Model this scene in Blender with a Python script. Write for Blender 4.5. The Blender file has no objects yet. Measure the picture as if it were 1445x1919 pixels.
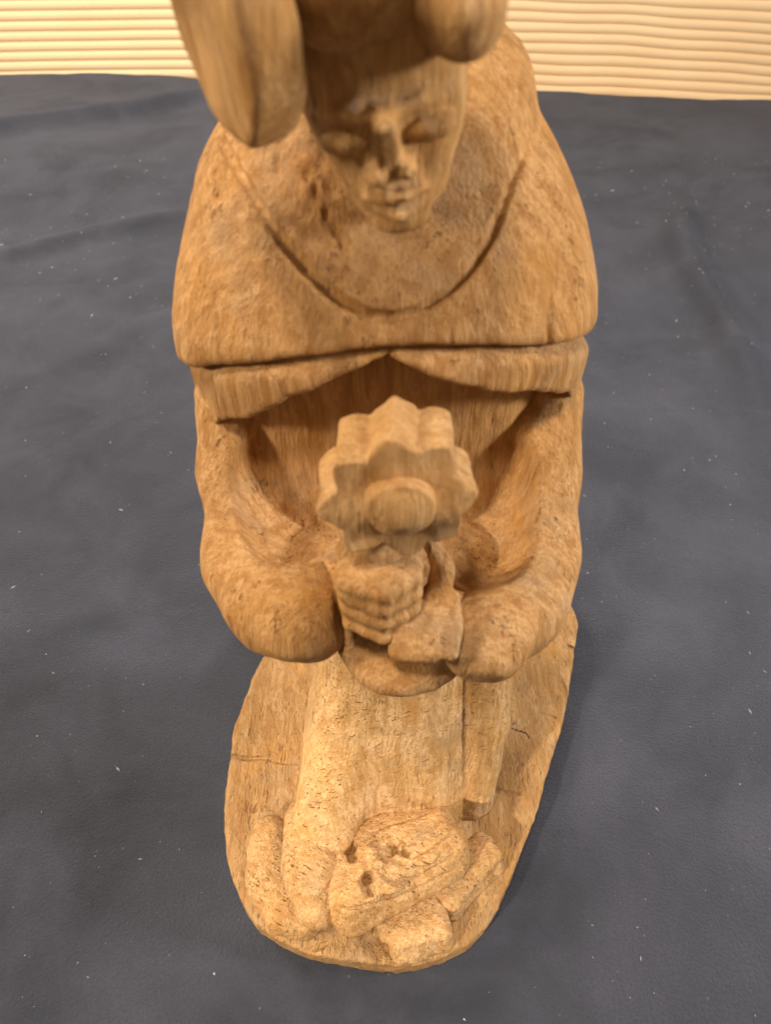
import bpy, math, random
import numpy as np

# ------------------------------------------------------------------ camera, world, lamps, exposure
scene = bpy.context.scene
CM = 0.01
CAM = np.array([0.0, -15.4, 32.0])            # camera position in cm
RT = math.sqrt(0.5)

cam_data = bpy.data.cameras.new("camera")
cam_data.sensor_fit = 'VERTICAL'
cam_data.sensor_height = 34.6
cam_data.lens = 25.0
cam_data.clip_start = 0.01
cam_data.clip_end = 50
cam_data.dof.use_dof = True
cam_data.dof.focus_distance = 0.262
cam_data.dof.aperture_fstop = 19.0
cam = bpy.data.objects.new("camera", cam_data)
scene.collection.objects.link(cam)
cam.location = (CAM[0] * CM, CAM[1] * CM, CAM[2] * CM)
cam.rotation_euler = (math.radians(45), 0, 0)
scene.camera = cam

world = bpy.data.worlds.new("World")
scene.world = world
world.use_nodes = True
world.node_tree.nodes["Background"].inputs[0].default_value = (1.0, 0.70, 0.42, 1)
world.node_tree.nodes["Background"].inputs[1].default_value = 0.22


def area_lamp(name, loc, target, size, power, color, size_y=None):
    d = bpy.data.lights.new(name, 'AREA')
    d.energy = power
    d.color = color
    d.size = size
    if size_y:
        d.shape = 'RECTANGLE'
        d.size_y = size_y
    o = bpy.data.objects.new(name, d)
    scene.collection.objects.link(o)
    o.location = loc
    v = np.array(target) - np.array(loc)
    import mathutils
    o.rotation_euler = mathutils.Vector(v).to_track_quat('-Z', 'Y').to_euler()
    return o


area_lamp("overhead_lamp", (-0.12, -0.32, 1.08), (0, 0, 0.15), 0.10, 7.6, (1.0, 0.86, 0.70))
area_lamp("left_lamp", (-0.90, -0.20, 0.55), (0, 0, 0.12), 0.12, 8.2, (1.0, 0.84, 0.64))
area_lamp("right_lamp", (0.82, -0.12, 0.50), (0, 0, 0.16), 0.13, 9.5, (1.0, 0.94, 0.86))
area_lamp("backdrop_lamp", (-0.6, 0.35, 0.9), (-0.4, 1.2, 0.0), 0.3, 16, (1.0, 0.88, 0.72))
# narrow fill spot added to brighten the shaded robe, aimed low at the base
sd = bpy.data.lights.new("robe_fill_spot", 'SPOT')
sd.energy = 66
sd.color = (1.0, 0.86, 0.68)
sd.spot_size = math.radians(12.5)
sd.spot_blend = 1.0
sd.shadow_soft_size = 0.03
so = bpy.data.objects.new("robe_fill_spot", sd)
scene.collection.objects.link(so)
import mathutils
so.location = (-0.58, -0.74, 0.68)
so.rotation_euler = (mathutils.Vector((0.005, -0.050, 0.035)) - so.location).to_track_quat('-Z', 'Y').to_euler()

scene.view_settings.view_transform = 'Standard'
scene.view_settings.look = 'None'
scene.view_settings.exposure = 0.0
scene.view_settings.gamma = 1.0


# ------------------------------------------------------------------ tags
def tag(o, label=None, cat=None, group=None, kind=None):
    if label: o["label"] = label
    if cat: o["category"] = cat
    if group: o["group"] = group
    if kind: o["kind"] = kind


def link_mesh(name, verts, faces, mat, parent=None, smooth=True, loc=None):
    me = bpy.data.meshes.new(name)
    me.from_pydata([], [], [])
    verts = np.asarray(verts, dtype=np.float32)
    faces = np.asarray(faces, dtype=np.int32)
    me.vertices.add(len(verts))
    me.vertices.foreach_set("co", verts.ravel())
    me.loops.add(faces.size)
    me.loops.foreach_set("vertex_index", faces.ravel())
    me.polygons.add(len(faces))
    k = faces.shape[1]
    me.polygons.foreach_set("loop_start", np.arange(0, faces.size, k, dtype=np.int32))
    me.polygons.foreach_set("loop_total", np.full(len(faces), k, dtype=np.int32))
    me.update(calc_edges=True)
    me.validate()
    if smooth:
        me.polygons.foreach_set("use_smooth", np.ones(len(me.polygons), dtype=bool))
    me.materials.append(mat)
    o = bpy.data.objects.new(name, me)
    scene.collection.objects.link(o)
    if parent: o.parent = parent
    if loc: o.location = loc
    return o


# ------------------------------------------------------------------ value noise
_rng = np.random.RandomState(7)
_LAT = _rng.rand(32, 32, 32).astype(np.float32) * 2 - 1


def noise(p, freq, seed=0.0):
    q = p * np.asarray(freq, dtype=np.float32) + np.float32(seed * 7.31 + 100)
    i = np.floor(q).astype(np.int32)
    f = q - i
    f = f * f * (3 - 2 * f)
    i0 = i & 31
    i1 = (i + 1) & 31
    x0, y0, z0 = i0[:, 0], i0[:, 1], i0[:, 2]
    x1, y1, z1 = i1[:, 0], i1[:, 1], i1[:, 2]
    fx, fy, fz = f[:, 0], f[:, 1], f[:, 2]
    a = _LAT[x0, y0, z0] * (1 - fx) + _LAT[x1, y0, z0] * fx
    b = _LAT[x0, y1, z0] * (1 - fx) + _LAT[x1, y1, z0] * fx
    c = _LAT[x0, y0, z1] * (1 - fx) + _LAT[x1, y0, z1] * fx
    d = _LAT[x0, y1, z1] * (1 - fx) + _LAT[x1, y1, z1] * fx
    return (a * (1 - fy) + b * fy) * (1 - fz) + (c * (1 - fy) + d * fy) * fz


# ------------------------------------------------------------------ distance-field carving kit (all in cm)
def rot(ax=0, ay=0, az=0):
    ax, ay, az = map(math.radians, (ax, ay, az))
    X = np.array([[1, 0, 0], [0, math.cos(ax), -math.sin(ax)], [0, math.sin(ax), math.cos(ax)]])
    Y = np.array([[math.cos(ay), 0, math.sin(ay)], [0, 1, 0], [-math.sin(ay), 0, math.cos(ay)]])
    Z = np.array([[math.cos(az), -math.sin(az), 0], [math.sin(az), math.cos(az), 0], [0, 0, 1]])
    return (Z @ Y @ X).astype(np.float32)


def loc_(p, c, R=None):
    q = p - np.asarray(c, dtype=np.float32)
    return q if R is None else q @ R          # inverse rotation


def ell(p, c, r, R=None):
    q = loc_(p, c, R)
    r = np.asarray(r, dtype=np.float32)
    k0 = np.sqrt(((q / r) ** 2).sum(1))
    k1 = np.sqrt(((q / r ** 2) ** 2).sum(1)) + 1e-6
    return k0 * (k0 - 1) / k1


def box(p, c, h, rad=0.1, R=None):
    q = np.abs(loc_(p, c, R)) - (np.asarray(h, dtype=np.float32) - rad)
    return np.sqrt((np.maximum(q, 0) ** 2).sum(1)) + np.minimum(q.max(1), 0) - rad


def cap(p, a, b, ra, rb=None):
    rb = ra if rb is None else rb
    a = np.asarray(a, dtype=np.float32)
    b = np.asarray(b, dtype=np.float32)
    ba = b - a
    pa = p - a
    h = np.clip((pa @ ba) / (ba @ ba), 0, 1)
    d = pa - h[:, None] * ba
    return np.sqrt((d * d).sum(1)) - (ra + (rb - ra) * h)


def chain(p, pts, radii, k=0.0):
    out = None
    for i in range(len(pts) - 1):
        d = cap(p, pts[i], pts[i + 1], radii[i], radii[i + 1])
        out = d if out is None else (smin(out, d, k) if k else np.minimum(out, d))
    return out


def smin(a, b, k):
    h = np.maximum(k - np.abs(a - b), 0) / k
    return np.minimum(a, b) - h * h * k * 0.25


def smax(a, b, k):
    return -smin(-a, -b, k)


def loft(p, tab, n=2.3):
    """upright body: rows of (z, centre x, centre y, radius x, radius y)"""
    t = np.array(tab, dtype=np.float32)
    z = p[:, 2]
    cx = np.interp(z, t[:, 0], t[:, 1]); cy = np.interp(z, t[:, 0], t[:, 2])
    rx = np.interp(z, t[:, 0], t[:, 3]); ry = np.interp(z, t[:, 0], t[:, 4])
    k = (np.abs((p[:, 0] - cx) / rx) ** n + np.abs((p[:, 1] - cy) / ry) ** n) ** (1 / n)
    d = (k - 1) * np.minimum(rx, ry)
    return np.maximum(np.maximum(d, z - t[-1, 0]), t[0, 0] - z).astype(np.float32)


def smooth_tab(tab, step=0.25):
    """Catmull-Rom through the rows so that the loft has no kinks"""
    t = np.array(tab, dtype=float)
    zs = np.arange(t[0, 0], t[-1, 0] + 1e-6, step)
    out = []
    for z in zs:
        i = min(max(np.searchsorted(t[:, 0], z) - 1, 0), len(t) - 2)
        p0, p1, p2, p3 = t[max(i - 1, 0)], t[i], t[i + 1], t[min(i + 2, len(t) - 1)]
        u = (z - p1[0]) / (p2[0] - p1[0])
        m1 = (p2 - p0) / max(p2[0] - p0[0], 1e-6) * (p2[0] - p1[0])
        m2 = (p3 - p1) / max(p3[0] - p1[0], 1e-6) * (p2[0] - p1[0])
        v = (2*u**3-3*u**2+1)*p1 + (u**3-2*u**2+u)*m1 + (-2*u**3+3*u**2)*p2 + (u**3-u**2)*m2
        v[0] = z
        v[3:] = np.maximum(v[3:], 0.05)
        out.append(v)
    return out


def poly2(p, poly):
    """signed distance to a closed outline in x,y"""
    x, y = p[:, 0], p[:, 1]
    d2 = np.full(len(p), 1e9, dtype=np.float32)
    inside = np.zeros(len(p), dtype=bool)
    n = len(poly)
    for i in range(n):
        ax, ay = poly[i]
        bx, by = poly[(i + 1) % n]
        ex, ey = bx - ax, by - ay
        t = np.clip(((x - ax) * ex + (y - ay) * ey) / (ex * ex + ey * ey), 0, 1)
        d2 = np.minimum(d2, (x - ax - t * ex) ** 2 + (y - ay - t * ey) ** 2)
        c = (ay > y) != (by > y)
        if ey != 0:
            inside ^= c & (x < ex * (y - ay) / ey + ax)
    return np.where(inside, -1, 1) * np.sqrt(d2)


def smooth_loop(pts, sub=3):
    pts = np.array(pts, dtype=float)
    n = len(pts)
    out = []
    for i in range(n):
        p0, p1, p2, p3 = pts[i - 1], pts[i], pts[(i + 1) % n], pts[(i + 2) % n]
        for j in range(sub):
            u = j / sub
            out.append(0.5 * (2*p1 + (p2-p0)*u + (2*p0-5*p1+4*p2-p3)*u*u + (3*p1-p0-3*p2+p3)*u**3))
    return out


def at(px, py, y=None, z=None):
    """point of the place on the sight line through a spot of the photograph, at depth y or height z"""
    a = (px - 722) / 1387.0
    b = -(py - 960) / 1387.0
    r = np.array([a, RT + b * RT, -RT + b * RT])
    t = (y - CAM[1]) / r[1] if y is not None else (z - CAM[2]) / r[2]
    return CAM + t * r


def hit(f, px, py, start=6.0):
    """where that sight line meets a carved body"""
    a = (px - 722) / 1387.0
    b = -(py - 960) / 1387.0
    r = np.array([a, RT + b * RT, -RT + b * RT])
    r /= np.linalg.norm(r)
    t = start
    for _ in range(300):
        d = float(f((CAM + t * r)[None].astype(np.float32))[0])
        if d < 0.004 or t > 45: break
        t += max(d * 0.5, 0.004)
    return CAM + t * r


def on_surface(f, pts):
    return [hit(f, *q) for q in pts]


def groove(p, d, pts, r, k=0.06):
    """carve a line of radius r along pts (a cheap box test skips far points)"""
    P = np.array(pts)
    rr = np.max(r) + 0.25
    m = ((p > P.min(0) - rr) & (p < P.max(0) + rr)).all(1)
    if not m.any(): return d
    q = p[m]
    if np.isscalar(r): r = [r] * len(pts)
    c = chain(q, pts, r)
    d = d.copy()
    d[m] = smax(d[m], -c, k)
    return d


def carve(name, f, lo, hi, h, mat, parent, polish=1):
    """surface nets over the zero level of f; returns one mesh object"""
    lo = np.array(lo, dtype=np.float32)
    B = 6
    n = np.ceil((np.array(hi) - lo) / h / B).astype(int) * B
    nb = n // B
    cx = [lo[a] + (np.arange(nb[a]) + 0.5) * B * h for a in range(3)]
    C = np.stack(np.meshgrid(*cx, indexing='ij'), -1).reshape(-1, 3).astype(np.float32)
    fc = f(C)
    F = np.repeat(np.repeat(np.repeat(np.where(fc < 0, -1, 1).astype(np.float32).reshape(nb), B, 0), B, 1), B, 2)
    near = np.where(np.abs(fc) < B * h * 0.87 * 1.7 + 0.12)[0]
    bi = np.stack(np.unravel_index(near, nb), -1)
    off = np.stack(np.meshgrid(*[np.arange(B)] * 3, indexing='ij'), -1).reshape(-1, 3)
    for s in range(0, len(bi), 6000):
        idx = (bi[s:s + 6000, None, :] * B + off[None]).reshape(-1, 3)
        F[idx[:, 0], idx[:, 1], idx[:, 2]] = f((lo + idx * h).astype(np.float32))
    F[0], F[-1] = 1, 1
    F[:, 0], F[:, -1] = 1, 1
    F[:, :, 0], F[:, :, -1] = 1, 1
    S = F < 0
    cnt = np.zeros(np.array(F.shape) - 1, dtype=np.int8)
    corners = [(i, j, k) for i in (0, 1) for j in (0, 1) for k in (0, 1)]
    sh = cnt.shape
    for (i, j, k) in corners:
        cnt += S[i:i + sh[0], j:j + sh[1], k:k + sh[2]]
    act = np.argwhere((cnt > 0) & (cnt < 8))
    idmap = np.full(sh, -1, dtype=np.int32)
    idmap[act[:, 0], act[:, 1], act[:, 2]] = np.arange(len(act))
    vals = {c: F[act[:, 0] + c[0], act[:, 1] + c[1], act[:, 2] + c[2]] for c in corners}
    acc = np.zeros((len(act), 3), dtype=np.float32)
    num = np.zeros(len(act), dtype=np.float32)
    for c in corners:
        for a in range(3):
            if c[a] == 0:
                c2 = list(c); c2[a] = 1; c2 = tuple(c2)
                v0, v1 = vals[c], vals[c2]
                m = (v0 < 0) != (v1 < 0)
                t = np.where(m, v0 / np.where(m, v0 - v1, 1), 0)
                for b in range(3):
                    acc[:, b] += np.where(m, c[b] + (t if b == a else 0), 0)
                num += m
    V = lo + (act + acc / num[:, None]) * h
    quads = []
    for a in range(3):
        b, c = (a + 1) % 3, (a + 2) % 3
        s0 = [slice(0, -1)] * 3; s1 = [slice(0, -1)] * 3
        s0[a] = slice(0, -1); s1[a] = slice(1, None)
        s0[b] = s1[b] = slice(1, -1); s0[c] = s1[c] = slice(1, -1)
        A, Bv = S[tuple(s0)], S[tuple(s1)]
        for flip, M in ((False, A & ~Bv), (True, ~A & Bv)):
            e = np.argwhere(M)
            if not len(e): continue
            e[:, b] += 1; e[:, c] += 1
            def g(db, dc):
                q = e.copy(); q[:, b] -= db; q[:, c] -= dc
                return idmap[q[:, 0], q[:, 1], q[:, 2]]
            Q = np.stack([g(1, 1), g(0, 1), g(0, 0), g(1, 0)], -1)
            quads.append(Q[:, ::-1] if flip else Q)
    Q = np.concatenate(quads)
    Q = Q[(Q >= 0).all(1)]
    # one Newton step onto the level set takes the stair-steps out
    for _ in range(polish):
        e = h * 0.5
        f0 = f(V)
        g = np.stack([f(V + np.array(d, dtype=np.float32) * e) - f0 for d in ((1,0,0), (0,1,0), (0,0,1))], -1) / e
        g2 = np.maximum((g * g).sum(1), 0.2)
        V = V - np.clip(f0 / g2, -h * .6, h * .6)[:, None] * g
    return link_mesh(name, V * CM, Q, mat, parent)


# ------------------------------------------------------------------ materials
def new_mat(name):
    m = bpy.data.materials.new(name)
    m.use_nodes = True
    nt = m.node_tree
    return m, nt, nt.nodes["Principled BSDF"]


class NT:
    def __init__(s, nt): s.nt = nt
    def n(s, t, **kw):
        o = s.nt.nodes.new(t)
        for k, v in kw.items(): setattr(o, k, v)
        return o
    def l(s, a, b): s.nt.links.new(a, b)
    def val(s, sock, v):
        if hasattr(v, 'links') or hasattr(v, 'is_output'): s.l(v, sock)
        else: sock.default_value = v
    def math(s, op, a, b=None, c=None, clamp=False):
        o = s.n('ShaderNodeMath', operation=op); o.use_clamp = clamp
        s.val(o.inputs[0], a)
        if b is not None: s.val(o.inputs[1], b)
        if c is not None: s.val(o.inputs[2], c)
        return o.outputs[0]
    def mapping(s, vec, scale, rotation=(0, 0, 0), loc=(0, 0, 0)):
        o = s.n('ShaderNodeMapping')
        s.l(vec, o.inputs[0])
        o.inputs['Scale'].default_value = scale
        o.inputs['Rotation'].default_value = rotation
        o.inputs['Location'].default_value = loc
        return o.outputs[0]
    def noise(s, vec, scale, detail=4, rough=.55, dist=0):
        o = s.n('ShaderNodeTexNoise')
        s.l(vec, o.inputs['Vector'])
        o.inputs['Scale'].default_value = scale
        o.inputs['Detail'].default_value = detail
        o.inputs['Roughness'].default_value = rough
        o.inputs['Distortion'].default_value = dist
        return o.outputs[0]
    def ramp(s, fac, stops):
        o = s.n('ShaderNodeValToRGB')
        s.l(fac, o.inputs[0])
        cr = o.color_ramp
        while len(cr.elements) < len(stops): cr.elements.new(0.5)
        for e, (p, c) in zip(cr.elements, stops):
            e.position = p
            e.color = (c, c, c, 1) if np.isscalar(c) else (*c, 1)
        return o.outputs[0]
    def mix(s, fac, a, b, mode='MIX'):
        o = s.n('ShaderNodeMix', data_type='RGBA', blend_type=mode)
        s.val(o.inputs[0], fac)
        for i, v in ((6, a), (7, b)):
            if isinstance(v, tuple): o.inputs[i].default_value = (*v, 1)
            else: s.l(v, o.inputs[i])
        return o.outputs[2]


def wood(name, light, mid, dark, checks=0.0, tilt=(0, 0, 0), check_rot=(0, 0, 0), pits=1.0, gloss=0.0, grey=1.0):
    """old teak: straight upright fibres, open pores, growth rings that show as contour lines, short drying checks"""
    m, nt, bs = new_mat(name)
    t = NT(nt)
    tc = t.n('ShaderNodeTexCoord').outputs['Object']
    cmv = t.mapping(tc, (100, 100, 100), tilt)                 # centimetres

    def warped(vec, scale, amt, detail=2):
        wn = t.n('ShaderNodeTexNoise'); t.l(vec, wn.inputs['Vector']); wn.inputs['Scale'].default_value = scale
        wn.inputs['Detail'].default_value = detail
        o = t.n('ShaderNodeVectorMath', operation='MULTIPLY_ADD')
        t.l(wn.outputs[1], o.inputs[0]); o.inputs[1].default_value = (amt, amt, amt); t.l(vec, o.inputs[2])
        return o.outputs[0]
    w = warped(cmv, .4, .5)
    big = t.noise(cmv, .35, 3, .5)
    fibre = t.noise(t.mapping(w, (13, 13, .9)), 1, 5, .65)
    fine = t.noise(t.mapping(w, (34, 34, 5)), 1, 3, .6)
    pores = t.noise(t.mapping(w, (11, 11, .75)), 1, 3, .55)
    poremask = t.noise(t.mapping(w, (1.6, 1.6, .30), loc=(3, 8, 1)), 1, 2)
    fuzz = t.noise(t.mapping(w, (1, 1, .75 if checks else .28)), 15, 5, .70)
    streak = t.noise(t.mapping(w, (3.0, 3.0, .20), loc=(1, 4, 2)), 1, 4, .6)
    mott = t.noise(t.mapping(w, (1.5, 1.5, .8)), 1, 4, .6)
    wave = t.n('ShaderNodeTexWave', wave_type='BANDS', bands_direction='Y')
    t.l(t.mapping(warped(cmv, .25, 1.4), (1, 1, .14), (0, 0, .3)), wave.inputs['Vector'])
    wave.inputs['Scale'].default_value = 1.1
    wave.inputs['Distortion'].default_value = 1.2
    wave.inputs['Detail'].default_value = 3
    wave.inputs['Detail Scale'].default_value = 1.5
    rings = wave.outputs[1]
    pit = t.math('MULTIPLY', t.ramp(pores, [(.59, 0.0), (.68, 1.0)]), t.ramp(poremask, [(.50, 0.0), (.66, 1.0)]))
    c = t.mix(t.ramp(big, [(.36, 0.0), (.64, 1.0)]), mid, light)
    c = t.mix(t.math('MULTIPLY', t.ramp(streak, [(.47, 0.0), (.60, 1.0)]), .62), c, dark)
    c = t.mix(t.math('MULTIPLY', t.ramp(mott, [(.50, 0.0), (.75, 1.0)]), .40), c, dark)
    c = t.mix(t.math('MULTIPLY', t.ramp(fibre, [(.36, 1.0), (.56, 0.0)]), .60), c, dark)
    c = t.mix(t.math('MULTIPLY', t.ramp(fine, [(.40, 1.0), (.55, 0.0)]), .22), c, dark)
    c = t.mix(t.math('MULTIPLY', t.ramp(rings, [(.0, 1.0), (.45, 0.0)]), .26), c, dark)
    c = t.mix(t.math('MULTIPLY', pit, .55 * pits), c, (dark[0] * .5, dark[1] * .42, dark[2] * .35))
    gz = t.noise(t.mapping(cmv, (.55, .55, .45), loc=(9, 2, 4)), 1, 4, .6)
    c = t.mix(t.math('MULTIPLY', t.ramp(gz, [(.53, 0.0), (.68, 1.0)]), .32 * grey), c, (.33, .26, .175))
    oz = t.noise(t.mapping(cmv, (.7, .7, .5), loc=(2, 7, 3)), 1, 4, .6)
    c = t.mix(t.math('MULTIPLY', t.ramp(oz, [(.54, 0.0), (.70, 1.0)]), .45), c, (.50, .235, .045))
    hgt = t.math('ADD', t.math('MULTIPLY', fuzz, .055), t.math('MULTIPLY', fibre, .085))
    hgt = t.math('ADD', hgt, t.math('MULTIPLY', rings, .013))
    hgt = t.math('SUBTRACT', hgt, t.math('MULTIPLY', pit, .09 * pits))
    if checks:
        crm = None
        for k, (sx, sz, th, lo) in enumerate(((.62, 6.0, .17, .50), (1.3, 10.0, .20, .54), (.36, 3.6, .085, .53))):
            v = t.n('ShaderNodeTexVoronoi', feature='F1')
            t.l(t.mapping(warped(t.mapping(cmv, (1, 1, 1), check_rot), 1.3, .5, 5), (sx, sz * .8, sz), (0, 0, 0), (k * 3.3, k * 1.7, k)), v.inputs['Vector'])
            v.inputs['Scale'].default_value = 1.0
            mk = t.ramp(t.noise(t.mapping(cmv, (.8, .9, .9), loc=(k * 4, 1, k)), 1, 3), [(lo - .06, 0.0), (lo + .04, 1.0)])
            d = t.math('MULTIPLY', t.ramp(v.outputs[0], [(th * .55, 1.0), (th, 0.0)]), mk)
            crm = d if crm is None else t.math('MAXIMUM', crm, d)
        c = t.mix(t.math('MULTIPLY', crm, .80 * checks), c, (.12, .052, .012))
        lump = t.noise(t.mapping(warped(cmv, 3, .3), (9, 9, 6)), 1, 5, .68)
        c = t.mix(t.math('MULTIPLY', t.ramp(lump, [(.34, 1.0), (.50, 0.0)]), .45 * checks), c, dark)
        hgt = t.math('ADD', hgt, t.math('MULTIPLY', lump, .10 * checks))
        hgt = t.math('SUBTRACT', hgt, t.math('MULTIPLY', crm, .10 * checks))
    t.l(c, bs.inputs['Base Color'])
    bs.inputs['Specular IOR Level'].default_value = .28 + gloss
    t.val(bs.inputs['Roughness'], t.math('ADD', .50 - gloss, t.math('MULTIPLY', mott, .3)))
    b = t.n('ShaderNodeBump')
    b.inputs['Strength'].default_value = 1.0
    b.inputs['Distance'].default_value = .01
    t.l(hgt, b.inputs['Height'])
    t.l(b.outputs[0], bs.inputs['Normal'])
    return m


W_UP = wood("carved_wood", (.66, .40, .185), (.57, .315, .115), (.33, .145, .032), checks=0.0)
W_FLOWER = wood("lit_flower_wood", (.70, .45, .225), (.61, .355, .145), (.40, .20, .06), pits=.4)  # same carved wood in paler colours, so the flower looks more brightly lit
W_HEAD = wood("carved_wood_head", (.68, .42, .18), (.61, .345, .12), (.36, .165, .04), gloss=.12, grey=0.0)  # carved wood with its colours lifted to offset shade on the face
W_LOW = wood("weathered_wood", (.84, .57, .31), (.77, .485, .22), (.46, .24, .07), checks=1.0, check_rot=(0, math.radians(24), 0))  # weathered, and coloured extra pale to stand in for light under the arms
W_SMALL = wood("weathered_wood_small", (.70, .455, .23), (.62, .37, .155), (.38, .19, .055), checks=1.0, check_rot=(0, math.radians(-20), math.radians(25)))
W_BASE = wood("weathered_base_wood", (.53, .35, .175), (.46, .27, .11), (.29, .145, .045), checks=.8, tilt=(math.radians(80), 0, math.radians(12)), check_rot=(0, math.radians(80), 0))

# ------------------------------------------------------------------ the statue
statue = bpy.data.objects.new("carved_statue", None)
scene.collection.objects.link(statue)
statue.empty_display_size = 0.05
tag(statue, "weathered brown wooden carving of robed figure holding a flower on its oval base", "statue")

F32 = np.float32

# --- base -----------------------------------------------------------
OUT = smooth_loop([(-5.7, 5.9), (-6.35, 4.19), (-6.75, 1.13), (-6.8, -1.58), (-6.5, -3.5), (-6.0, -5.0), (-5.2, -6.3), (-4.0, -7.2),
                   (-2.4, -7.8), (-0.42, -8.12), (1.2, -8.1), (2.95, -7.55), (4.25, -6.25), (5.2, -4.5), (6.3, -2.4),
                   (7.5, .4), (8.65, 3.2), (9.5, 6.0), (9.75, 7.6), (9.4, 9.1), (8.4, 10.3), (6.4, 11.2), (3.5, 11.4), (0, 10.7), (-3, 9.2), (-4.8, 7.6)], 2)


def cut(px_pts, z=1.6):
    return [at(a, b, z=z) for a, b in px_pts]


BASE_CRACKS = [
    (cut([(428, 1417), (460, 1421), (500, 1420), (520, 1428), (560, 1431)]), [.09, .07, .06, .06, .03]),
    (cut([(1018, 1198), (1050, 1205), (1070, 1214), (1090, 1226)]), [.03, .07, .08, .09]),
    (cut([(925, 1478), (950, 1486), (975, 1488)]), [.07, .06, .03]),
    (cut([(480, 1200), (500, 1222), (530, 1228)]), [.05, .05, .03]),
    (cut([(545, 1792), (590, 1778), (612, 1768)]), [.06, .08, .05]),
    (cut([(700, 1812), (760, 1808), (850, 1800)]), [.05, .08, .05]),
    (cut([(935, 1360), (985, 1375), (1000, 1400)]), [.03, .04, .03]),
    (cut([(990, 1330), (1040, 1345)]), [.03, .05]),
]


def f_base(p):
    q = p.copy()
    q[:, :2] += np.stack([noise(p, (.5, .5, .5), 1), noise(p, (.5, .5, .5), 2)], -1) * .16
    a = poly2(q, OUT)
    bev = np.clip(.75 - p[:, 2], 0, 1) * .35               # the rim is undercut towards the cloth
    side = a + bev * .5
    top = p[:, 2] - (1.6 + noise(p, (.45, .45, .0), 3) * .10 + noise(p, (1.5, 1.5, 0), 4) * .05)
    v = smax(smax(side, top, .22), -p[:, 2], .12)
    v = smax(v, -ell(p, (.35, -7.2, 1.9), (1.5, .75, .55)), .3)
    v += noise(p, (3, 3, 3), 5) * .03 + noise(p, (7, 7, 7), 6) * .015
    for pts, r in BASE_CRACKS:
        v = groove(p, v, [q + np.array([0, 0, -.04]) for q in pts], [q * 1.45 for q in r], .02)
    return v


base = carve("base", f_base, (-7.6, -9, -.15), (10.6, 12.2, 2.2), .065, W_BASE, statue)

# --- lower robe ------------------------------------------------------
ROBE = smooth_tab([(1.0, .15, -.6, 3.7, 3.5), (4, .15, -.55, 3.5, 3.35), (8, .35, -.45, 3.0, 3.05), (12, .45, -.35, 2.6, 2.85), (15, .5, -.3, 2.7, 2.7), (18, .4, 0, 3.2, 2.6)], .5)


def f_robe(p):
    v = loft(p, ROBE, 2.7)
    # hem spreads over the left foot
    v = smin(v, chain(p, [(-1.5, -2.4, 9), (-1.95, -3.4, 5.6), (-2.3, -4.4, 4.0)], [.9, 1.2, 1.25]), 1.1)
    v = smin(v, ell(p, (-1.2, -3.9, 2.5), (1.6, 1.1, 1.2)), .6)
    # straight-edged outer fold on the right, behind the front panel
    v = smin(v, chain(p, [(2.9, -1.3, 16), (3.1, -1.7, 12), (3.5, -1.95, 8), (3.5, -2.0, 5), (3.45, -2.1, 2.2)], [.85, .9, .95, 1.0, 1.0]), .12)
    # slow hollow down the panel
    v = smax(v, -chain(p, [(.5, -6.0, 12), (.3, -6.1, 9), (.4, -5.9, 6.5), (.8, -5.4, 4.6)], [1.9, 2.1, 1.9, 1.5]), 1.0)
    v = groove(p, v, [(2.70, -2.95, 12), (2.85, -3.0, 10), (3.0, -3.15, 8), (3.05, -3.15, 6), (2.75, -3.4, 4.4)], [.12, .22, .34, .34, .15], .08)
    v += noise(p, (.8, .8, .4), 11) * .07 + noise(p, (2.6, 2.6, 1.6), 12) * .03 + noise(p, (7, 7, 5), 13) * .014
    return v


robe = carve("robe", f_robe, (-5.2, -6.6, 1.3), (5.6, 4.2, 17.5), .075, W_LOW, statue)

# --- what lies on the base: the two feet and the ends of the hem --------
def f_hem(p):
    # left fold's rounded end
    v = chain(p, [at(582, 1540, z=4.2), at(584, 1625, z=4.0), at(600, 1686, z=3.4)], [.98, 1.0, 1.0], .5)
    v += noise(p, (1, 1, 1), 21) * .06 + noise(p, (5, 5, 5), 22) * .03
    return v


hem = carve("small_hood", f_hem, (-4.4, -8.3, .8), (-.4, -1.8, 6.0), .06, W_SMALL, statue)

SLAB_R = rot(-18, 0, 27)
SLAB_C = at(731, 1612, z=3.45)


def f_foot(p):
    v = box(p, SLAB_C, (2.75, 1.58, 1.25), .75, SLAB_R)
    q = loc_(p, SLAB_C, SLAB_R)
    # tail that runs under the fold on the left
    v = smin(v, ell(p, SLAB_C + np.array([-1.6, -1.1, -.3]), (1.1, .9, .8)), .5)
    v += noise(p, (1.2, 1.2, 1.2), 31) * .08
    return v


def carved_foot(p):
    p0 = p
    p = p + np.stack([noise(p, (2, 2, 2), 33), noise(p, (2, 2, 2), 34), noise(p, (2, 2, 2), 35)], -1).astype(F32) * .05
    v = f_foot(p)
    for c, r, az in FOOT_HOLES:
        v = smax(v, -ell(p, c, r, rot(0, 0, az)), .12)
    for c_, r in FOOT_BUMPS:
        v = smin(v, ell(p, c_, r, SLAB_R), .12)
    for c_, r, d_ in FOOT_PITS:
        v = groove(p, v, [c_, c_ + np.array([0, .35 * d_, -d_])], [r, r * .8], .10)
    for pts, r in FOOT_LINES:
        v = groove(p, v, pts, r, .1)
    v += noise(p, (6, 6, 6), 32) * .02
    return v


def onf(px, py, dz=0.0):
    h_ = hit(f_foot, px, py, 20)
    h_[2] += dz
    return h_


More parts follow.
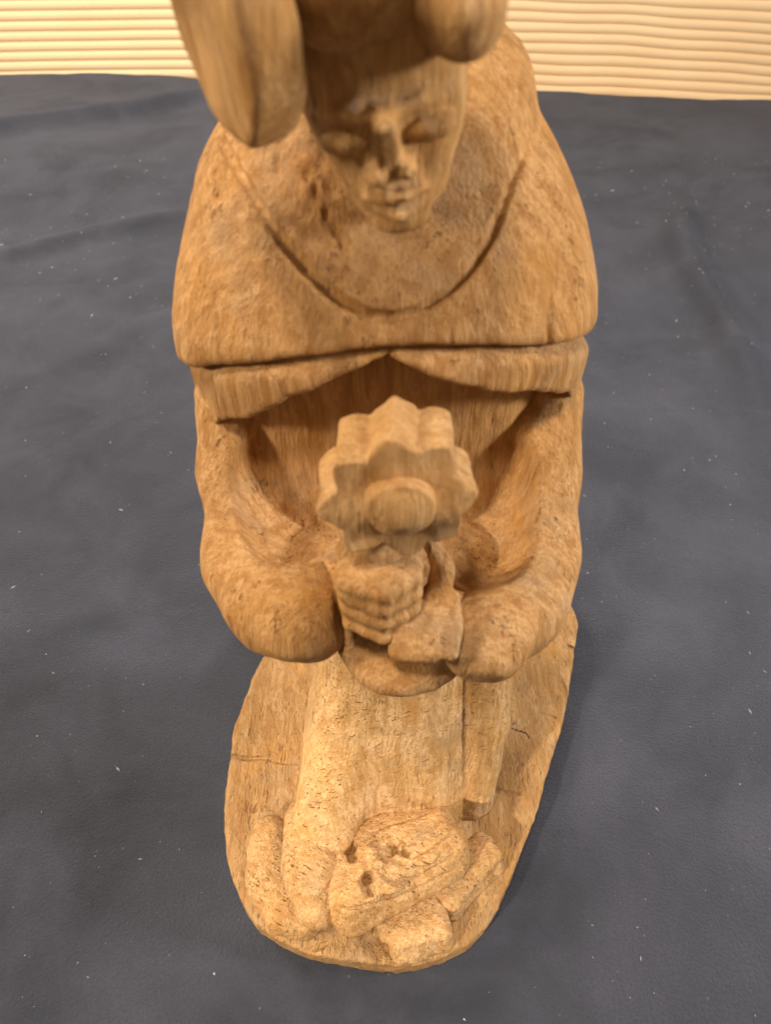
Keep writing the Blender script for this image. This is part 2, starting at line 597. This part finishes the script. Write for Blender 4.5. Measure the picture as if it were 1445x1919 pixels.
FOOT_HOLES = []
FOOT_PITS = [(654, 1588, .29, .20), (661, 1604, .24, .16), (736, 1590, .27, .20), (760, 1594, .24, .18), (688, 1648, .31, .26), (694, 1670, .26, .18)]
FOOT_PITS = [(onf(a, b), r, d) for a, b, r, d in FOOT_PITS]
FOOT_BUMPS = [(onf(697, 1600), (.24, .42, .22)), (onf(708, 1626), (.28, .25, .24)), (onf(626, 1592), (.24, .40, .18)), (onf(800, 1606), (.45, .35, .16)), (onf(736, 1664), (.40, .22, .16))]
FOOT_LINES = [
    ([onf(a, b) for a, b in [(604, 1582), (625, 1572), (645, 1574), (655, 1590)]], [.09, .13, .15, .16]),
    ([onf(a, b) for a, b in [(772, 1578), (746, 1571), (726, 1586), (731, 1606), (756, 1616)]], [.09, .12, .15, .14, .10]),
    ([onf(a, b) for a, b in [(690, 1640), (706, 1632), (722, 1640), (745, 1655), (785, 1652), (815, 1634), (850, 1604)]], [.10, .13, .15, .18, .17, .12, .05]),
    ([onf(a, b) for a, b in [(712, 1604), (716, 1622), (718, 1638)]], [.10, .13, .11]),
    ([onf(a, b) for a, b in [(770, 1604), (805, 1588), (852, 1560)]], [.06, .05, .03]),
    ([onf(a, b) for a, b in [(640, 1704), (690, 1700), (740, 1688), (800, 1660), (848, 1632)]], [.06, .09, .11, .10, .06]),
    ([onf(a, b) for a, b in [(690, 1560), (740, 1545), (790, 1530)]], [.03, .05, .03]),
]
foot = carve("small_head", carved_foot, (-4.2, -8.6, .9), (4.6, -1.6, 5.6), .05, W_SMALL, statue)
foot["label"] = "slanting block with gouged hollows like a small face"


def f_left(p):
    v = chain(p, [at(505, 1568, z=2.3), at(505, 1640, z=2.2), at(535, 1705, z=2.0), at(575, 1722, z=1.9)], [.72, .92, .85, .7])
    v += noise(p, (1.1, 1.1, 1.1), 41) * .12 + noise(p, (5, 5, 5), 42) * .03
    return v


carve("small_arm", f_left, (-6.2, -8.4, .7), (-1.6, -2.4, 4.2), .06, W_SMALL, statue)


def f_right(p):
    c = at(872, 1640, z=2.15)
    v = box(p, c, (1.55, .78, .72), .38, rot(-14, 0, 42))
    v += noise(p, (1.1, 1.1, 1.1), 43) * .10 + noise(p, (5, 5, 5), 44) * .03
    return v


carve("small_arm", f_right, (1.0, -7.6, .7), (5.8, -2.6, 4.0), .06, W_SMALL, statue)


def f_right2(p):
    c = at(783, 1738, z=2.2)
    v = box(p, c, (1.15, .95, .75), .45, rot(-20, 0, 12))
    v = smin(v, box(p, at(735, 1728, z=2.1), (.7, .55, .5), .3, rot(0, 0, 20)), .4)
    v += noise(p, (1.1, 1.1, 1.1), 45) * .10 + noise(p, (5, 5, 5), 46) * .03
    return v


carve("small_arm", f_right2, (-1.0, -9.0, .7), (3.4, -4.6, 4.0), .06, W_SMALL, statue)

# --- torso, undershawl, cape -------------------------------------------
CORE = smooth_tab([(13, .2, .1, 3.3, 2.5), (16, .1, .1, 3.9, 2.6), (19, 0, .2, 4.1, 2.2), (21, 0, .3, 4.1, 2.15), (23, 0, .4, 4.2, 2.5), (24.6, 0, .6, 4.1, 2.5)], .5)


def f_torso(p):
    v = loft(p, CORE, 2.5)
    v = groove(p, v, [(-1.35, -2.15, 21.9), (-1.35, -2.15, 20.4)], .035)
    v += noise(p, (.8, .8, .4), 51) * .08 + noise(p, (4, 4, 1.6), 52) * .025
    return v


torso = carve("torso", f_torso, (-4.9, -3.4, 13), (4.9, 3.6, 24.9), .085, W_UP, statue)

CAPE = smooth_tab([(17.5, 0, .2, 4.7, 2.7), (19.5, 0, .3, 4.85, 2.95), (21.5, 0, .3, 4.9, 3.1), (22.8, 0, .3, 4.92, 3.2), (23.6, 0, .32, 4.85, 3.15), (24.5, 0, .55, 4.65, 3.05),
                   (25.5, 0, .9, 4.25, 2.85), (26.5, -.1, 1.2, 3.7, 2.5), (27.3, -.15, 1.5, 3.0, 2.1), (28.0, 0, 1.7, 2.3, 1.5), (28.5, 0, 1.8, 1.3, .9)])


def f_under(p):
    v = loft(p, CAPE, 2.4)
    x, y, z = p[:, 0], p[:, 1], p[:, 2]
    hemz = 23.8 - .045 * x * x + .06 * x - np.clip(y + 1.8, 0, 4) * .1
    v = v + .12 + .22 * np.exp(-((z - hemz - .05) / .22) ** 2)
    edge = np.interp(x, [-5.2, -4.6, -3.7, -2, -.9, .05, 1.2, 2.7, 4.2, 4.8, 5.2], [19.2, 20.2, 21.35, 22.65, 23.2, 23.7, 23.05, 22.5, 21.9, 20.5, 19.8])
    edge = np.where(y > -.6, np.minimum(edge, np.interp(y, [-.6, .5, 2], [19.7, 18.6, 17.9])), edge)
    v = smax(v, (edge - z) * .8, .18)
    v = smax(v, z - 24.3, .1)
    v = groove(p, v, [(-3.82, -1.95, 22.9), (-3.78, -2.0, 22.0), (-3.8, -1.95, 21.2)], [.05, .07, .12])
    v += noise(p, (.9, .9, .5), 61) * .07 + noise(p, (4, 4, 1.6), 62) * .025
    return v


under = carve("shawl", f_under, (-5.4, -3.6, 17.6), (5.4, 4.0, 24.6), .075, W_UP, statue)


def f_cape0(p):
    v = loft(p, CAPE, 2.4)
    x, y, z = p[:, 0], p[:, 1], p[:, 2]
    edge = 23.8 - .045 * x * x + .06 * x + .0 * y - np.clip(y + 1.8, 0, 4) * .1
    v = smax(v, edge - z, .34)
    v += noise(p, (.7, .7, .4), 71) * .08
    return v


COWL = smooth_tab([(23.4, 0, .9, 1.6, 2.6), (24.4, 0, .95, 2.3, 3.0), (25.5, .05, 1.15, 2.9, 3.0), (26.5, .1, 1.4, 3.1, 2.65), (27.4, .25, 1.65, 2.85, 2.2), (28.1, .4, 1.9, 2.4, 1.7), (28.6, .5, 2.1, 1.6, 1.1), (28.9, .5, 2.1, .9, .6)])
NECK = on_surface(f_cape0, [(412, 262), (432, 300), (462, 350), (500, 412), (545, 475), (590, 525), (640, 568), (685, 592), (735, 597), (790, 581), (840, 550), (885, 505), (915, 455), (940, 395), (962, 335), (985, 275)])
PITS = [(hit(f_cape0, a, b), r) for a, b, r in [(520, 300, .07), (575, 320, .08), (590, 345, .07), (625, 420, .07), (610, 395, .06), (640, 455, .05)]]


def f_cape(p):
    v = f_cape0(p)
    v = groove(p, v, NECK, [.12] * 4 + [.13] * 5 + [.10] * 7, .06)
    c = loft(p, COWL, 2.3)
    v = np.where(p[:, 2] > 26.2, smin(v, c, .12), v)
    v = groove(p, v, [(3.0, -.6, 26.3), (3.15, .0, 26.9), (3.2, .7, 27.4)], [.12, .14, .12], .12)
    v = groove(p, v, on_CR1, [.03, .07, .08, .05], .08)
    v = groove(p, v, on_CR2, [.03, .05, .03], .08)
    for c_, r in PITS:
        v = groove(p, v, [c_, c_ + np.array([0, -.1, -r * 2.2])], r, .1)
    rough = np.clip(1.2 - np.abs(p[:, 0] + 1.3), 0, 1) * np.clip(p[:, 2] - 24.6, 0, 1)
    v += noise(p, (3, 3, .8), 72) * .012 + noise(p, (4.5, 4.5, 3), 73) * .05 * rough + noise(p, (9, 9, 2), 74) * .008
    return v


on_CR1 = on_surface(f_cape0, [(1040, 500), (1030, 560), (1028, 610), (1030, 645)])
on_CR2 = on_surface(f_cape0, [(405, 560), (408, 590), (405, 620)])
cape = carve("cape", f_cape, (-5.4, -3.8, 21.4), (5.4, 4.4, 29.3), .06, W_UP, statue)

# --- sleeves -----------------------------------------------------------
def f_sleeve_l(p):
    v = chain(p, [(-3.85, -.5, 21.2), (-3.85, -1.2, 19.2), (-3.35, -2.6, 17.7), (-2.5, -4.0, 17.7), (-1.95, -4.95, 18.25)], [.85, .95, 1.1, 1.22, 1.25], .6)
    v = smin(v, ell(p, (-2.5, -2.4, 17.3), (1.8, 2.4, 1.6)), 1.2)             # cloth between forearm and body
    v = smin(v, cap(p, (-3.3, -1.2, 19.8), (-1.9, -2.6, 17.6), .7, .9), 1.0)
    v = smax(v, -ell(p, (-2.2, -2.75, 20.15), (1.55, 1.8, 2.2)), .2)
    qc = p - np.array([-1.9, -5.75, 17.25], dtype=F32)
    v = smax(v, qc @ np.array([-.12, -.80, -.58], dtype=F32), .25)
    v = smax(v, (p[:, 0] + 1.02 + .14 * (p[:, 2] - 18.0) + .05 * (p[:, 1] + 5)), .12)
    v += noise(p, (.7, .7, .7), 81) * .09 + noise(p, (4, 4, 4), 82) * .012
    return v


def f_sleeve_r(p):
    v = chain(p, [(4.0, -.5, 21.2), (3.95, -1.2, 19.2), (3.75, -2.6, 17.7), (3.1, -4.1, 17.5), (2.3, -5.4, 17.95)], [.85, .95, 1.1, 1.15, 1.1], .6)
    v = smin(v, ell(p, (2.8, -2.4, 17.2), (1.7, 2.4, 1.6)), 1.2)
    v = smin(v, cap(p, (3.4, -1.2, 20.0), (2.2, -2.6, 17.6), .7, .9), 1.0)
    v = smax(v, -ell(p, (2.25, -3.0, 20.1), (1.55, 1.95, 2.3)), .2)
    q = p - np.array([2.2, -6.35, 17.6], dtype=F32)
    v = smax(v, -(q @ np.array([.12, .93, .35], dtype=F32)), .16)
    v += noise(p, (.7, .7, .7), 83) * .09 + noise(p, (4, 4, 4), 84) * .012
    return v


sl = carve("sleeve", f_sleeve_l, (-5.6, -7.2, 14.6), (.2, 1.6, 22.3), .07, W_UP, statue)
sr = carve("sleeve", f_sleeve_r, (.4, -7.2, 14.6), (5.8, 1.6, 22.3), .07, W_UP, statue)


def f_lap(p):
    # apron of cloth that fills the space between the forearms, and the lip under the hands
    v = ell(p, (.2, -2.4, 17.1), (3.2, 2.6, 1.5))
    v = smin(v, ell(p, (.45, -4.75, 17.25), (1.65, 1.7, .75)), .4)
    v += noise(p, (.9, .9, .9), 85) * .10 + noise(p, (4, 4, 4), 86) * .025
    return v


carve("front_drape", f_lap, (-3.4, -7.0, 15), (3.9, .6, 19.2), .07, W_UP, statue)

# --- hands --------------------------------------------------------------
def f_hand_l(p):
    R = rot(14, 0, -8)
    v = box(p, (-.22, -5.25, 19.8), (.80, .70, 1.05), .42, R)
    # four bent fingers stacked down the front, with knuckles at the side
    for k in range(4):
        z = 20.55 - k * .50
        v = smin(v, chain(p, [(.52, -5.0, z), (.50, -5.72, z - .04), (-.05, -6.02, z - .08), (-.70, -5.75, z - .05)], [.25, .27, .27, .25]), .22)
    v = smin(v, cap(p, (-.6, -4.6, 19.0), (-1.4, -4.3, 18.4), .6, .7), .4)
    v = smin(v, chain(p, [(-.75, -5.2, 20.6), (-.3, -5.45, 21.0), (.2, -5.35, 21.02)], [.30, .28, .22]), .10)   # thumb over the fist
    v += noise(p, (1.3, 1.3, 1.3), 91) * .06 + noise(p, (5, 5, 5), 92) * .02
    return v


carve("hand", f_hand_l, (-2.9, -6.9, 17), (1.2, -3.4, 21.8), .05, W_UP, statue)


def f_hand_r(p):
    v = ell(p, (.90, -5.55, 18.75), (.80, .75, .55))
    for k in range(4):
        x = .30 + k * .38
        v = smin(v, chain(p, [(x + .05, -5.2, 19.15), (x, -5.95, 19.02), (x - .03, -6.22, 18.62), (x, -5.9, 18.30)], [.20, .23, .23, .20]), .24)
    v = smin(v, cap(p, (1.2, -5.0, 18.5), (1.9, -4.9, 18.1), .5, .5), .3)
    v = smin(v, chain(p, [(1.15, -5.3, 19.1), (1.25, -4.95, 19.8), (.95, -4.8, 20.5)], [.36, .28, .20]), .15)   # raised thumb
    v += noise(p, (1.3, 1.3, 1.3), 93) * .06 + noise(p, (5, 5, 5), 94) * .02
    return v


carve("hand", f_hand_r, (-.4, -6.9, 16.8), (3.0, -3.8, 21.2), .05, W_UP, statue)

# --- flower and stem -----------------------------------------------------
def f_stem(p):
    v = chain(p, [(.15, -5.1, 20.4), (.25, -4.95, 21.2), (.2, -5.0, 22.2)], [.42, .36, .45])
    v = smin(v, ell(p, (.72, -4.7, 21.2), (.22, .3, .6)), .1)     # small leaf at the side
    return v + noise(p, (1.5, 1.5, 1.5), 95) * .08


carve("stem", f_stem, (-.8, -6.0, 19.6), (1.4, -3.8, 22.6), .055, W_FLOWER, statue)

FL_C = np.array([.2, -5.35, 22.75])
FL_R = rot(-3, 4, 2)
LOBES = 8


def f_flower(p):
    q = loc_(p, FL_C, FL_R)
    th = np.arctan2(q[:, 2], q[:, 0]) + .06 * np.sin(q[:, 1] * 2)
    r = np.sqrt(q[:, 0] ** 2 + q[:, 2] ** 2)
    ph = (th - math.radians(98)) * LOBES / 2
    tri = np.abs(((ph / math.pi) % 1.0) * 2 - 1)
    lob = np.clip(1.2 * tri, 0, 1) * .35 + .65 * tri
    wob = np.interp(th, np.linspace(-math.pi, math.pi, 10), [0, .06, -.05, .02, .04, -.06, .05, .0, -.04, 0])
    R_ = 1.13 + .31 * lob + wob * 1.2
    d = (r - R_) * .8
    # front face is hollowed between rim and centre, petals rise to ridges
    front = -q[:, 1] - (.60 + .05 * np.cos(th * 3 + 1))
    v = smax(smax(d, front, .03), q[:, 1] - .75, .15)
    return v + noise(p, (1.6, 1.6, 1.6), 96) * .06 + noise(p, (6, 6, 3), 97) * .015


flower = carve("flower", f_flower, (-1.7, -6.9, 20.9), (2.1, -3.9, 24.6), .045, W_FLOWER, statue)


def f_fc(p):
    q = loc_(p, FL_C + np.array([.02, 0, .0]), FL_R)
    r = np.sqrt(q[:, 0] ** 2 + q[:, 2] ** 2)
    v = smax(r - .62, np.abs(q[:, 1] + .40) - .45, .10)
    v = smin(v, ell(q, (0, -.82, 0), (.50, .12, .50)), .03)
    return v + noise(p, (1.8, 1.8, 1.8), 98) * .05


carve("flower_center", f_fc, (-.8, -7.2, 21.8), (1.2, -5.0, 23.7), .045, W_FLOWER, flower)

# --- head ------------------------------------------------------------------
HC = np.array([-.07, -2.42, 28.66])
HR = rot(9, -9, 1)
FACE = smooth_tab([(-1.85, .0, -.55, .35, .35), (-1.7, 0, -.52, .64, .80), (-1.35, 0, -.40, .86, 1.02), (-.9, 0, -.25, 1.06, 1.20), (-.4, 0, -.1, 1.24, 1.34), (.2, 0, 0, 1.34, 1.44), (.9, 0, .1, 1.38, 1.55), (1.6, 0, .2, 1.3, 1.5), (2.2, 0, .3, .9, 1.0)], .15)


def f_head(p):
    q = loc_(p, HC, HR)
    v = loft(q, FACE, 2.6)
    v = smin(v, cap(q, (0, .3, -1.2), (0, 1.6, -2.4), .95, 1.1), .3)                    # neck
    for s in (-1, 1):
        v = smax(v, -ell(q, (s * .60, -1.70, -.14), (.42, .26, .22)), .16)             # sockets
        v = smax(v, -ell(q, (s * .58, -1.76, -.70), (.20, .36, .36)), .2)              # beside the nose
    v = smin(v, chain(q, [(-1.0, -1.05, .08), (-.55, -1.36, .18), (0, -1.44, .06), (.55, -1.36, .18), (1.0, -1.05, .08)], [.08, .13, .12, .13, .08]), .15)
    for s in (-1, 1):
        v = smin(v, ell(q, (s * .62, -1.25, -.24), (.38, .28, .21)), .05)               # lids
        v = groove(q, v, [(s * .26, -1.42, -.36), (s * .6, -1.50, -.44), (s * 1.0, -1.24, -.31)], .06, .04)
    v = smin(v, box(q, (0, -1.46, -.28), (.15, .28, .50), .07, rot(17, 0, 0)), .12)     # nose
    for s in (-1, 1):
        v = smin(v, ell(q, (s * .22, -1.54, -.70), (.19, .24, .15)), .06)
    v = smin(v, ell(q, (0, -1.22, -1.22), (.55, .36, .42)), .2)
    v = smin(v, chain(q, [(-.46, -1.42, -1.14), (-.14, -1.64, -1.06), (0, -1.62, -1.09), (.14, -1.64, -1.06), (.46, -1.42, -1.14)], [.06, .10, .09, .10, .06]), .06)
    v = smin(v, chain(q, [(-.32, -1.46, -1.36), (0, -1.62, -1.39), (.32, -1.46, -1.36)], [.06, .10, .06]), .06)
    v = groove(q, v, [(-.50, -1.48, -1.21), (-.15, -1.76, -1.22), (.15, -1.76, -1.22), (.50, -1.48, -1.21)], [.05, .055, .055, .05], .03)
    v = smin(v, ell(q, (0, -1.22, -1.66), (.50, .34, .22)), .15)                        # chin
    return v + noise(p, (1.4, 1.4, 1.4), 101) * .05 + noise(p, (6, 6, 3), 102) * .010


head = carve("head", f_head, (-2.1, -5.4, 25.2), (2.1, 1.2, 31.2), .05, W_HEAD, statue)


def f_hat(p):
    q = loc_(p, HC, HR)
    v = ell(q, (0, .15, 1.85), (1.65, 1.85, 1.5))
    v = smin(v, ell(q, (.1, -.98, 1.95), (1.15, .88, .95)), .4)                       # bulge over the forehead
    v = smax(v, .98 - q[:, 2], .12)
    v = groove(q, v, [(.15, -2.05, 1.0), (.1, -2.1, 1.6), (.1, -1.9, 2.3)], [.08, .14, .16], .2)
    return v + noise(p, (.9, .9, .9), 103) * .12


hat = carve("headdress", f_hat, (-2.6, -6.2, 28.2), (2.6, .8, 33.4), .07, W_HEAD, statue)


def f_flap_l(p):
    R = rot(8, -11, 34)
    v = box(p, (-2.12, -4.1, 30.40), (.40, 1.22, 2.15), .22, R)
    v = smax(v, ell(p, (-2.10, -4.1, 30.50), (2.0, 1.40, 2.45), R), .08)
    v = smin(v, box(p, (-1.75, -3.9, 31.0), (.40, .55, 1.7), .25, R), .15)
    v = smin(v, cap(p, (-1.6, -3.2, 31.6), (-.9, -2.6, 31.4), .6), .4)
    return v + noise(p, (.8, .8, .8), 104) * .12


carve("headdress_flap", f_flap_l, (-3.8, -6.8, 27.6), (-.4, -1.6, 33.4), .06, W_HEAD, statue)


def f_flap_r(p):
    v = ell(p, (.90, -4.2, 29.95), (.55, .85, .66), rot(0, -20, 10))
    v = smin(v, cap(p, (1.0, -3.6, 30.7), (.8, -2.6, 31.0), .6, .9), .4)
    return v + noise(p, (.9, .9, .9), 105) * .12


carve("headdress_flap", f_flap_r, (-.2, -5.9, 28.6), (2.6, -1.2, 32.4), .06, W_HEAD, statue)

# ------------------------------------------------------------------ dark cloth on the table
def cloth_z(x, y):
    """height of the cloth in cm"""
    p = np.stack([x, y, np.zeros_like(x)], -1).astype(F32).reshape(-1, 3)
    far = np.clip((p[:, 1] - 2) / 40, 0, 1)
    z = noise(p, (.035, .05, 1), 201) * 1.5 * far
    z += noise(p, (.12, .10, 1), 202) * .45 * (far * .9 + .1)
    z += noise(p, (.45, .30, 1), 203) * .06 * (far * .6 + .4)

    def fold(x0, y0, x1, y1, h_, w_):
        dx, dy = x1 - x0, y1 - y0
        L = math.hypot(dx, dy)
        t = ((p[:, 0] - x0) * dx + (p[:, 1] - y0) * dy) / L / L
        s = ((p[:, 0] - x0) * -dy + (p[:, 1] - y0) * dx) / L
        s = s + 1.2 * np.sin(t * 5)
        return h_ * np.exp(-(s / w_) ** 2) * np.clip(t * 4 + .3, 0, 1) * np.clip((1 - t) * 4 + .3, 0, 1)
    z += fold(-60, 76, -22, 99, 1.8, 1.8) + fold(-34, 27, -14, 40, .32, 1.5) + fold(-46, 50, -20, 60, .7, 1.4)
    z += fold(31, 62, 26, 30, 1.3, 1.6) + fold(37, 45, 27, 14, .9, 1.5) + fold(44, 70, 34, 40, 1.0, 3) + fold(18, 14, 34, 8, .3, 1.4)
    near = np.clip((np.hypot(p[:, 0] - .8, (p[:, 1] - 1.5)) - 8.5) / 8, 0, 1)
    return (z * near - .02 + 0 * near).reshape(x.shape)


m_cloth, nt_, bs_ = new_mat("dark_velvet")
t = NT(nt_)
tc = t.n('ShaderNodeTexCoord').outputs['Object']
cmv = t.mapping(tc, (100, 100, 100))
n1 = t.noise(cmv, .16, 6, .62, .6)
n0 = t.noise(t.mapping(cmv, (1, 1, 1), loc=(30, 4, 0)), .07, 4, .55, .4)
n2 = t.noise(cmv, 9, 5, .75)
n3 = t.noise(cmv, 30, 3, .7)
c = t.mix(t.ramp(n1, [(.36, 0.0), (.66, 1.0)]), (.024, .026, .035), (.060, .064, .088))
c = t.mix(t.math('MULTIPLY', t.ramp(n0, [(.48, 0.0), (.66, 1.0)]), .42), c, (.088, .095, .130))
c = t.mix(t.math('MULTIPLY', t.ramp(n2, [(.35, 1.0), (.58, 0.0)]), .45), c, (.022, .024, .032))
lint = t.n('ShaderNodeTexVoronoi', feature='F1'); t.l(cmv, lint.inputs['Vector']); lint.inputs['Scale'].default_value = 1.6
lm = t.math('MULTIPLY', t.ramp(lint.outputs[0], [(.05, 1.0), (.08, 0.0)]), t.ramp(t.noise(cmv, 1.3, 2), [(.5, 0.0), (.55, 1.0)]))
c = t.mix(t.math('MULTIPLY', lm, .5), c, (.20, .20, .22))
t.l(c, bs_.inputs['Base Color'])
bs_.inputs['Roughness'].default_value = .85
bs_.inputs['Specular IOR Level'].default_value = .25
bs_.inputs['Sheen Weight'].default_value = .25
bs_.inputs['Sheen Roughness'].default_value = .45
bs_.inputs['Sheen Tint'].default_value = (.55, .62, .85, 1)
b = t.n('ShaderNodeBump'); b.inputs['Strength'].default_value = .8; b.inputs['Distance'].default_value = .01
t.l(t.math('ADD', t.math('MULTIPLY', n2, .34), t.math('MULTIPLY', n3, .10)), b.inputs['Height'])
t.l(b.outputs[0], bs_.inputs['Normal'])


def back_edge(x):
    # far edge of the cloth: a hanging selvedge, nearer on the right
    return 105 - .165 * x + 1.2 * np.sin(x * .09 + 1) + .6 * np.sin(x * .31)


nx, ny = 420, 480
U = np.linspace(0, 1, nx)
Vv = np.linspace(0, 1, ny)
X = -95 + 190 * U[:, None] + 0 * Vv[None]
Yend = back_edge(X)
Y = -32 + (Yend + 32) * (Vv[None] ** 1.0) + 0 * X
Z = cloth_z(X, Y)
Vt = np.stack([X, Y, Z], -1).reshape(-1, 3) * CM
ii = (np.arange(nx - 1)[:, None] * ny + np.arange(ny - 1)[None]).reshape(-1)
Q = np.stack([ii, ii + ny, ii + ny + 1, ii + 1], -1)
cloth = link_mesh("cloth", Vt, Q, m_cloth)
sol = cloth.modifiers.new("thickness", 'SOLIDIFY'); sol.thickness = .002; sol.offset = -1
tag(cloth, "dark blue grey velvet cloth spread under the wooden statue with soft folds", "cloth")

# lint and wood crumbs lying on the cloth
m_dust, nt_, bs_ = new_mat("lint")
bs_.inputs['Base Color'].default_value = (.40, .39, .38, 1)
bs_.inputs['Roughness'].default_value = .8
rr = np.random.RandomState(5)
N = 3200
dx = rr.uniform(-60, 60, N); dy = rr.uniform(-12, 75, N)
keep = (np.hypot(dx - .8, dy - 1.5) > 10.5)
dx, dy = dx[keep], dy[keep]
dz = cloth_z(dx, dy)
dv, df = [], []
for x, y, z in zip(dx, dy, dz):
    r = rr.choice([.010, .017, .028, .045], p=[.4, .33, .20, .07]) * (1 + max(y, 0) * .012)
    a = rr.uniform(0, 6.28); L = r * rr.choice([1, 1, 1.6, 4.0], p=[.35, .2, .25, .2])
    c_, s_ = math.cos(a), math.sin(a)
    k = len(dv)
    for (u, w, h_) in ((-L, 0, .3), (0, -r, .4), (L, 0, .3), (0, r, .4), (0, 0, 1.4), (0, 0, -.6)):
        dv.append((x + u * c_ - w * s_, y + u * s_ + w * c_, z + .01 + h_ * r))
    df += [(k, k+1, k+4), (k+1, k+2, k+4), (k+2, k+3, k+4), (k+3, k, k+4), (k+1, k, k+5), (k+2, k+1, k+5), (k+3, k+2, k+5), (k, k+3, k+5)]
dust = link_mesh("lint", np.array(dv) * CM, df, m_dust)
tag(dust, "tiny pale specks of lint scattered over the dark cloth", "lint", kind="stuff")

# table top under the cloth
m_tab, nt_, bs_ = new_mat("table_wood")
bs_.inputs['Base Color'].default_value = (.45, .33, .2, 1)
bs_.inputs['Roughness'].default_value = .6
bx = np.array([(x, y, z) for x in (-1.3, 1.3) for y in (-.5, 1.35) for z in (-.06, -.035)])
bf = [(0, 1, 3, 2), (4, 6, 7, 5), (0, 4, 5, 1), (2, 3, 7, 6), (0, 2, 6, 4), (1, 5, 7, 3)]
ground = link_mesh("table_top", bx, bf, m_tab, smooth=False)
tag(ground, kind="structure")

# ------------------------------------------------------------------ ribbed backdrop
m_rib, nt_, bs_ = new_mat("cream_card")
t = NT(nt_)
tc = t.n('ShaderNodeTexCoord').outputs['Object']
n1 = t.noise(t.mapping(tc, (6, 6, 14)), 1, 4, .6)
c = t.mix(t.ramp(n1, [(.35, 0.0), (.7, 1.0)]), (.78, .57, .34), (.82, .63, .40))
t.l(c, bs_.inputs['Base Color'])
bs_.inputs['Roughness'].default_value = .7
PITCH = 1.28
zs = np.arange(-4, 42, PITCH / 14)
xs = np.linspace(-100, 100, 260)
XX, ZZ = np.meshgrid(xs, zs, indexing='ij')
pp = np.stack([XX, XX * 0, ZZ], -1).reshape(-1, 3).astype(F32)
sag = noise(pp, (.05, 1, .14), 301).reshape(XX.shape) * .35 * np.clip((XX + 10) / 30, .15, 1) + noise(pp, (.13, 1, .3), 302).reshape(XX.shape) * .22 * np.clip((XX + 5) / 25, .1, 1)
phase = (ZZ + sag) / PITCH
prof = np.abs(np.sin(phase * math.pi)) ** .38            # broad rounded ribs, narrow grooves
YY = 112 + .0012 * XX ** 2 * -1 - .06 * XX - prof * .85
Vr = np.stack([XX, YY, ZZ], -1).reshape(-1, 3) * CM
nxr, nzr = len(xs), len(zs)
ii = (np.arange(nxr - 1)[:, None] * nzr + np.arange(nzr - 1)[None]).reshape(-1)
Q = np.stack([ii, ii + nzr, ii + nzr + 1, ii + 1], -1)
ribs = link_mesh("ribbed_sheet", Vr, Q, m_rib)
s2 = ribs.modifiers.new("thickness", 'SOLIDIFY'); s2.thickness = .003; s2.offset = 1
tag(ribs, "cream sheet of horizontal ribs standing behind the far edge of the dark cloth", "ribbed sheet")
